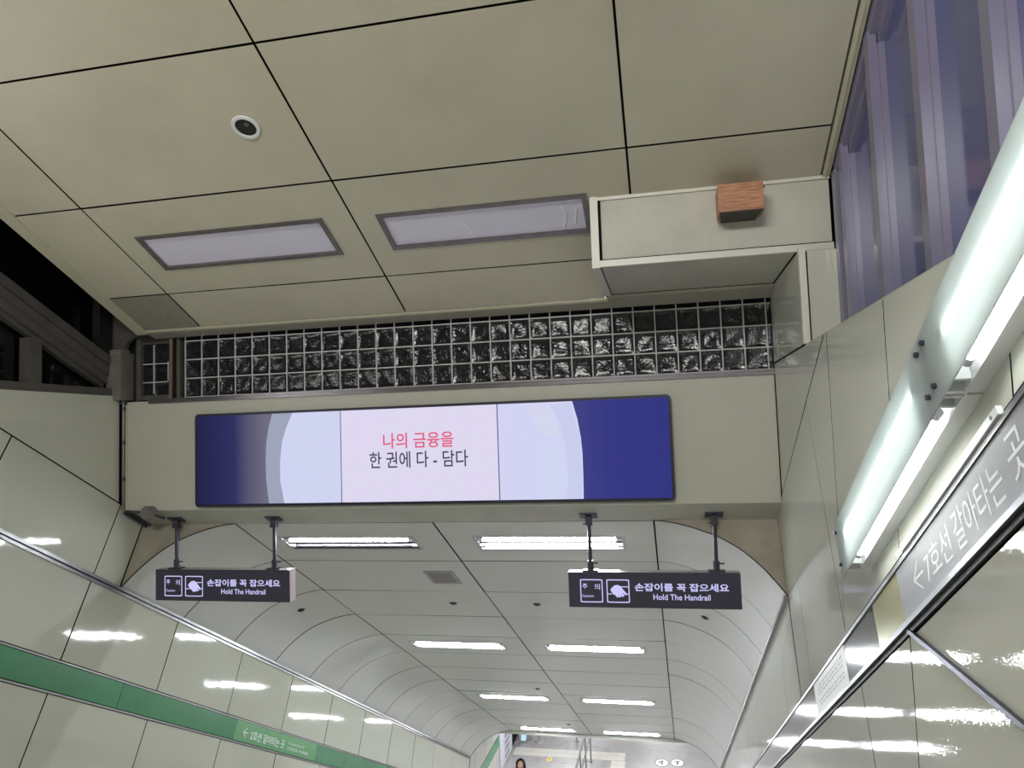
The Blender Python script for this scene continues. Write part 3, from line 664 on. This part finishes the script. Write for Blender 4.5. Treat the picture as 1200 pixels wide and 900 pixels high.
# wooden loudspeaker
t = empty('wall_speaker', (.60, 5.56, 1.53), 'small wooden wall speaker with black grille on the white soffit box', 'speaker')
zs0, zs1 = 1.535, 1.735
MB().prism(lambda u, v, w=0: Vector((w, u, v)), [(5.30, zs0), (5.30, zs1), (5.565, zs1), (5.515, zs0)], .447, .757).build('cabinet', M['wood'], t)
b = MB(); k = [(.452, 5.302), (.75, 5.302), (.715, 5.52), (.475, 5.52)]
b.v = [Vector((x, y, zs0+.001)) for x, y in k] + [Vector((x, y, zs0-.010 - (.0 if y < 5.4 else .012))) for x, y in k]
b.f = [(0, 1, 2, 3), (4, 5, 6, 7), (0, 1, 5, 4), (1, 2, 6, 5), (2, 3, 7, 6), (3, 0, 4, 7)]; b.build('grille', M['black'], t)
b = MB(); b.box(WO, .56, .66, 5.52, 5.565, 1.70, 1.80); b.tube((.60, 5.44, 1.73), (.60, 5.50, 1.79), .007, 6); b.build('bracket', M['hanger'], t); MB().tube((.75, 5.42, 1.728), (.785, 5.42, 1.728), .008, 6).build('knob', M['hanger'], t)
# ---------------------------------------------------------------- wall lamp: segments of a fluorescent line on the right wall
def wall_lamp(s0, s1, label):
    t = empty('wall_lamp', RW((s0+s1)/2, -1.467, 0), label, 'lamp', 'fluorescent line lamps along the right wall')
    e = .006
    MB().box(RW, s0+e, s1-e, -1.467, -1.20, .0, .058).build('housing', M['white_metal'], t)
    b = MB(); b.box(RW, s0+e, s1-e, -1.215, -1.20, .055, .075); b.box(RW, s0+e, s0+e+.014, -1.470, -1.20, .058, .122); b.box(RW, s1-e-.014, s1-e, -1.470, -1.20, .058, .122)
    b.box(RW, s0+e, s1-e, -1.474, -1.455, .055, .062)
    b.box(RW, s0+.02, s0+.15, -1.40, -1.385, .06, .12); b.box(RW, s1-.15, s1-.02, -1.40, -1.385, .06, .12)
    for a in (s0+.085, s1-.085): b.box(RW, a-.006, a+.006, -1.466, -1.39, .06, .118)
    b.build('tray', M['white_metal'], t)
    for n_, d_ in ((-1.445, .090), (-1.35, .1245)):
        tb = MB().tube(RW(s0+.185, n_, d_), RW(s1-.185, n_, d_), .0155, 12).build('tube', M['tube_wall'], t, True)
        for a in (s0+.168, s1-.168): MB().tube(RW(a-.018, n_, d_), RW(a+.018, n_, d_), .0175, 12).build('end_cap', M['rim'], tb, True)
    pl = MB().box(RW, s0+.002, s1-.002, -1.515, -1.235, .143, .148).build('shade', M['frost'], t)
    for a in (s0+.035, s1-.035):
        for n_ in (-1.285, -1.455):
            MB().tube(RW(a, n_, .118), RW(a, n_, .161), .010, 10).build('bolt', M['hanger'], pl, True)
    for a in (s0+.02, s1-.02): MB().box(RW, a-.012, a+.012, -1.475, -1.265, .123, .141).build('shade_bracket', M['rim'], t)
E0 = -2.522; LS = 1.716
wall_lamp(E0-LS, E0, 'far segment of the wall fluorescent lamp, ending above the steel band')
wall_lamp(E0-2*LS, E0-LS, 'near segment of the wall fluorescent lamp, running out at the right edge')
# ---------------------------------------------------------------- band signs
t = empty('direction_sign', LW(4.69, -1.735, .008), 'green transfer sign film with white writing on the left wall band', 'sign')
MB().box(LW, 3.39, 5.99, -1.855, -1.612, .0065, .0085).build('film', M['green_sign'], t)
def arrow(par, fr, a0, a1, vc, h, w, m, tail):
    b = MB(); d = 1 if a1 > a0 else -1; k = h*.16
    b.prism(fr, [(a0, vc), (a0+d*.10, vc+h), (a0+d*(.10+k), vc+h-k*.3), (a0+d*2.2*k, vc), (a0+d*(.10+k), vc-h+k*.3), (a0+d*.10, vc-h)], w-.0005, w)
    b.box(fr, a0+d*k, a0+d*tail, vc-k*.55, vc+k*.55, w-.0005, w); return b.build('arrow', m, par)
arrow(t, LW, 3.60, 3.8, -1.738, .066, .0092, M['white_letter'], .15)
text('2호선 갈아타는 곳', LW, 3.815, 4.86, -1.806, -1.690, .0092, M['white_letter'], t, .012)
text('Transfer(Line 2)', LW, 4.965, 5.53, -1.742, -1.688, .0092, M['white_letter'], t, .004)
text('2号线换乘 2号線乗換', LW, 4.965, 5.72, -1.806, -1.758, .0092, M['white_letter'], t, .004)
t = empty('direction_sign', RW(-3.77, -1.735, .008), 'grey transfer sign film with white writing on the right steel band', 'sign')
MB().box(RW, -4.61, -2.948, -1.846, -1.625, .0085, .0105).build('film', M['band_text'], t)
RT = lambda u, v, w=0: RW(-u, v, w)
arrow(t, RT, 3.165, 3.4, -1.738, .060, .0112, M['white_letter'], .15)
text('7호선', RT, 3.345, 3.675, -1.806, -1.680, .0112, M['white_letter'], t, .004)
text('갈아타는', RT, 3.725, 4.205, -1.812, -1.672, .0112, M['white_letter'], t, .004)
text('곳', RT, 4.270, 4.395, -1.800, -1.660, .0112, M['white_letter'], t, .004)
t = empty('notice_sticker', RW(-.95, -1.735, .008), 'pale cream notice sticker with faint grey print on the right steel band', 'sticker')
MB().box(RW, -1.60, -.36, -1.847, -1.623, .0085, .0105).build('paper', M['sticker'], t)
b = MB()
for i, v in enumerate((-1.665, -1.69, -1.715, -1.76, -1.785)):
    u = -1.50
    while u < -.55:
        w = random.uniform(.03, .11); b.box(RW, u, min(u+w, -.5), v-.008, v+.004, .0106, .011); u += w + .03
b.build('print', M['sticker_ink'], t)
b = tag(MB().box(RW, -4.33, -3.14, -1.598, -1.568, .006, .024).build('cable_cover', M['white_metal']), 'white cable cover strip with cut end on top of the steel band', 'cover')
MB().tube(RW(-4.28, -1.583, .02), RW(-4.28, -1.583, .026), .007, 8).build('screw', M['hanger'], b)
# ---------------------------------------------------------------- corner conduits
t = tag(MB().tube((XL+.045, D-.03, .50), (XL+.045, D-.03, -.69), .017, 12).build('conduit_pipe', M['steel_dull'], None, True), 'thin metal conduit standing in the left corner of the cream wall', 'pipe')
for z in (.42, .05, -.35): MB().tube((XL+.045, D-.03, z-.02), (XL+.045, D-.03, z+.02), .022, 12).build('clamp', M['hanger'], t, True)
MB().tube((XL+.045, D-.03, .47), (XL+.045, D-.03, .55), .036, 12).build('collar', M['hanger'], t, True)
t = empty('junction_box', (-5.50, D-.03, -.735), 'round dusty junction box at the left foot of the cream wall', 'box')
MB().tube((-5.52, D-.002, -.725), (-5.52, D-.085, -.715), .075, 20).build('body', M['post_grey'], t, True)
MB().tube((-5.52, D-.085, -.715), (-5.52, D-.095, -.714), .060, 20).build('lid', M['steel_dull'], t, True)
b = MB(); b.path([(XL+.09, D-.045, -.70), (-5.60, D-.045, -.715)], .014); b.path([(-5.46, D-.04, -.745), (-5.44, 7.10, -.795)], .014); b.build('conduit', M['hanger'], t)
t = tag(MB().path([TU(XL+.05, .0, .02), TU(XL+.05, .40, .02)], .022).path([TU(XL+.11, .02, .015), TU(XL+.10, .40, .015)], .012).build('pipe', M['hanger']), 'pair of dark pipes under the soffit in the left corner', 'pipe')
# ---------------------------------------------------------------- concourse
def disc_sticker(x, y, rx, ry, label, cat_mat, glyph):
    t = empty('floor_sticker', (x, y, ZF), label, 'sticker')
    MB().disc(WO, x, y, rx, ry, ZF+.0005, ZF+.003, 32).build('border', M['ink'], t); MB().disc(WO, x, y, rx-.025, ry-.03, ZF+.002, ZF+.004, 32).build('face', cat_mat, t)
    b = MB(); glyph(b, x, y); b.build('symbol', M['ink'], t)
def g1(b, x, y): b.box(WO, x-.02, x+.03, y-.14, y+.08, ZF+.004, ZF+.005); b.disc(WO, x+.0, y+.13, .035, .04, ZF+.004, ZF+.005, 12); b.box(WO, x-.10, x-.06, y-.05, y+.09, ZF+.004, ZF+.005); b.box(WO, x-.10, x+.10, y+.06, y+.09, ZF+.004, ZF+.005)
def g2(b, x, y): b.box(WO, x-.02, x+.03, y-.14, y+.10, ZF+.004, ZF+.005); b.box(WO, x-.10, x+.09, y+.07, y+.11, ZF+.004, ZF+.005)
disc_sticker(-.645, 25.67, .235, .30, 'oval white floor sticker with dark symbol, left one of the pair', M['oval'], g1)
disc_sticker(-.135, 25.74, .235, .30, 'oval white floor sticker with dark symbol, right one of the pair', M['oval'], g2)
t = empty('floor_sticker', (-4.432, 25.43, ZF), 'small oval yellow floor sticker on the granite tiles past the person', 'sticker')
MB().disc(WO, -4.432, 25.43, .10, .17, ZF+.0005, ZF+.003, 24).build('face', M['yellow'], t); MB().disc(WO, -4.432, 25.43, .02, .04, ZF+.003, ZF+.004, 10).build('symbol', M['ink'], t)
# tactile paving: strip across, then a run toward the stairs
def tactile(x0, x1, y0, y1, label):
    t = empty('tactile_paving', ((x0+x1)/2, (y0+y1)/2, ZF), label, 'paving')
    nx, ny = round((x1-x0)/.3), round((y1-y0)/.3); ax, ay = (x1-x0)/nx, (y1-y0)/ny
    for i in range(nx):
        for j in range(ny):
            b = MB(); x, y = x0+ax*i, y0+ay*j; b.box(WO, x+.004, x+ax-.004, y+.004, y+ay-.004, ZF, ZF+.006)
            for k in range(4): b.box(WO, x+.04+.062*k, x+.07+.062*k, y+.03, y+ay-.03, ZF+.006, ZF+.011)
            b.build('tile', M['tactile'], t)
tactile(-5.78, -1.88, 25.62, 26.25, 'ivory tactile paving strip laid across the concourse floor')
tactile(-2.33, -1.88, 24.6, 25.60, 'ivory tactile paving run leading from the cross strip to the stairs')
# stair-end railing and barrier posts
t = empty('stair_railing', (-3.10, 24.2, ZF), 'double stainless stair railing at the foot of the stairs', 'railing')
for k, x in enumerate((-3.18, -3.0)):
    for z, r in ((-10.32, .03),):
        MB().path([(x, 21.5, z+.35), (x, 22.6, z), (x, 25.5, z)], r, 10).build('rail', M['steel'], t, True)
    for y in (22.6, 24.0, 25.42):
        p = MB().tube((x, y, ZF), (x, y, -10.33), .024, 10).build('post', M['steel'], t, True)
        MB().tube((x, y, ZF), (x, y, ZF+.02), .06, 14).build('flange', M['steel'], p)
for x, y, lab in ((-5.815, 26.94, 'steel barrier post under the farthest left lamp, leftmost'), (-5.37, 26.95, 'steel barrier post just right of the small cyan screen'), (-3.684, 27.07, 'steel barrier post left of the stair railing')):
    t = empty('barrier_post', (x, y, ZF), lab, 'post', 'barrier posts on the concourse'); MB().tube((x, y, ZF+.02), (x, y, ZF+1.0), .04, 12).build('pole', M['post_metal'], t, True); MB().tube((x, y, ZF), (x, y, ZF+.025), .11, 18).build('flange', M['post_metal'], t)
    MB().tube((x, y, ZF+1.0), (x, y, ZF+1.03), .05, 12).build('cap', M['post_metal'], t)
t = empty('stool', (-5.03, 26.85, ZF), 'round steel floor base with thin pole, right of the small cyan screen', 'stand')
MB().tube((-5.03, 26.85, ZF), (-5.03, 26.85, ZF+.03), .19, 24, .17).build('base', M['post_metal'], t); MB().tube((-5.03, 26.85, ZF+.03), (-5.03, 26.85, ZF+1.3), .025, 10).build('pole', M['post_metal'], t, True); MB().box(WO, -5.2, -4.86, 26.82, 26.88, ZF+1.3, ZF+1.75).build('plate', M['poster'], t)
t.name = 'sign_stand'
t = empty('information_kiosk', (-5.59, 26.750, ZF), 'small kiosk with a pale cyan lit screen on the concourse', 'kiosk')
MB().box(WO, -5.69, -5.49, 26.710, 26.850, ZF, ZF+.10).build('foot', M['steel'], t)
MB().prism(lambda u, v, w=0: Vector((w, u, v)), [(26.690, ZF+.03), (26.710, ZF+.02), (26.870, ZF+.46), (26.810, ZF+.47)], -5.69, -5.49).build('case', M['poster'], t)
MB().prism(lambda u, v, w=0: Vector((w, u, v)), [(26.683, ZF+.06), (26.688, ZF+.06), (26.802, ZF+.455), (26.797, ZF+.455)], -5.68, -5.50).build('screen', M['screen_cyan'], t)
t = empty('poster_board', (XL+.02, 25.1, -10.6), 'white poster board with violet print at the end of the left wall', 'poster')
MB().box(LY, 24.22, 26.06, -11.15, -8.9, .004, .03).build('board', M['poster'], t)
b = MB()
for i in range(9):
    z = -11.05 + .22*i
    for k in range(5):
        y = 24.9 + .14*k + random.uniform(-.02, .02); b.prism(LY, [(y, z), (y+.10, z+.05), (y+.09, z+.15), (y-.01, z+.10)], .0301, .032)
b.build('print', M['poster_ink'], t)

# ---------------------------------------------------------------- person climbing the stairs (only the head reaches into the frame)
py = 14.8; si = int((py-3.5)/dy); pz = ZT-dz*(si+1); px = -3.17
per = empty('person', (px, py, pz), 'person with long black hair and dark coat climbing the stairs below the lamps', 'person')
def skin_fig(name, nodes, edges, m, lvl=1):
    me = bpy.data.meshes.new(name); me.from_pydata([n_[0] for n_ in nodes], edges, []); me.update()
    o = link(name, me, m, per)
    md = o.modifiers.new('skin', 'SKIN'); sb_ = o.modifiers.new('sub', 'SUBSURF'); sb_.levels = lvl; sb_.render_levels = lvl; md.use_smooth_shade = True
    for i, n_ in enumerate(nodes):
        me.skin_vertices[0].data[i].radius = n_[1]; me.skin_vertices[0].data[i].use_root = (i == 0)
    return o
# local: figure faces -Y (toward the camera)
nd = [((0, 0, .86), (.13, .10)), ((0, .01, 1.05), (.12, .085)), ((0, .0, 1.27), (.14, .09)), ((0, .01, 1.37), (.06, .055)), ((0, -.005, 1.43), (.05, .05)), ((0, -.025, 1.50), (.072, .082)), ((0, -.02, 1.58), (.076, .088)), ((0, -.01, 1.645), (.045, .055)), ((0, -.122, 1.512), (.008, .010))]
ed = [(0, 1), (1, 2), (2, 3), (3, 4), (4, 5), (5, 6), (6, 7), (5, 8)]
def limb(root, pts):
    p = root
    for q in pts: nd.append(q); ed.append((p, len(nd)-1)); p = len(nd)-1
    return p
for sx_ in (-1, 1):
    h = limb(2, [((sx_*.17, .01, 1.31), (.05, .05)), ((sx_*.21, .03, 1.05), (.04, .04)), ((sx_*.22, -.06, .83), (.03, .03)), ((sx_*.22, -.085, .75), (.036, .018))])
    for k in range(4): limb(h, [((sx_*.22+(.016*k-.024), -.10, .685), (.0095, .0095)), ((sx_*.22+(.016*k-.024), -.112+.006*k, .645-.006*abs(k-1.5)), (.0075, .0075))])
    limb(h, [((sx_*.19, -.12, .72), (.010, .010)), ((sx_*.185, -.135, .69), (.008, .008))])
    up = (sx_ > 0)
    limb(0, [((sx_*.09, 0, .80), (.085, .085)), ((sx_*.10, -.10 if up else .0, .47+(.10 if up else 0)), (.058, .058)), ((sx_*.10, -.06 if up else .05, .09+(dz if up else 0)), (.036, .036)), ((sx_*.10, -.14 if up else -.05, .045+(dz if up else 0)), (.03, .026))])
skin_fig('body', nd, ed, M['skin'])
skin_fig('coat', [((0, .0, .80), (.17, .14)), ((0, .01, 1.05), (.145, .11)), ((0, .0, 1.27), (.155, .105)), ((0, .01, 1.34), (.09, .075))] +
         [((sx_*.18, .01, 1.31), (.065, .065)) for sx_ in (-1, 1)] + [((sx_*.215, .03, 1.05), (.055, .055)) for sx_ in (-1, 1)] + [((sx_*.222, -.055, .85), (.045, .045)) for sx_ in (-1, 1)],
         [(0, 1), (1, 2), (2, 3), (2, 4), (2, 5), (4, 6), (5, 7), (6, 8), (7, 9)], M['coat'])
for sx_ in (-1, 1):
    up = (sx_ > 0); k = dz if up else 0
    skin_fig('trouser_leg', [((sx_*.09, 0, .82), (.095, .095)), ((sx_*.10, -.10 if up else 0, .47+(.10 if up else 0)), (.072, .072)), ((sx_*.10, -.06 if up else .05, .10+k), (.055, .055))], [(0, 1), (1, 2)], M['trouser'])
    skin_fig('shoe', [((sx_*.10, -.04 if up else .07, .05+k), (.045, .048)), ((sx_*.10, -.13 if up else -.02, .04+k), (.045, .036)), ((sx_*.10, -.20 if up else -.09, .032+k), (.032, .026))], [(0, 1), (1, 2)], M['shoe'])
# hair: cap and long fall, open at the face
vs = []; fs = []; nu, nv = 20, 12
for j in range(nv+1):
    for i in range(nu+1):
        a = math.radians(-118 + 236*i/nu) ; tt = j/nv
        z = 1.675 - .05*tt if tt < .2 else 1.665-(tt-.2)*.62
        r = .098*math.sin(min(1, tt/.32)*math.pi/2) + .012*tt
        vs.append(Vector((math.sin(a)*r*.98, .0 + math.cos(a)*r*1.05 - .012*(1-tt), 1.685-.10*(1-math.cos(min(1, tt/.32)*math.pi/2)) if tt < .32 else 1.585-(tt-.32)*.56)))
for j in range(nv):
    for i in range(nu): k = j*(nu+1)+i; fs.append((k, k+1, k+nu+2, k+nu+1))
o = mesh('hair', [v+Vector((px, py, pz)) for v in vs], fs, M['hair'], per, True)
sd = o.modifiers.new('thick', 'SOLIDIFY'); sd.thickness = .014
for sx_ in (-1, 1):
    b = MB(); c = Vector((px+sx_*.030, py-.1035, pz+1.545)); b.disc(lambda u, v, w=0: Vector((c.x+u, c.y-w, c.z+v)), 0, 0, .012, .007, 0, .006, 10); b.build('eye', M['ink'], per)
c = Vector((px, py-.104, pz+1.470)); MB().disc(lambda u, v, w=0: Vector((c.x+u, c.y-w, c.z+v)), 0, 0, .022, .006, -.004, .006, 12).build('mouth', mat('lip', S(180, 96, 96), .5), per)
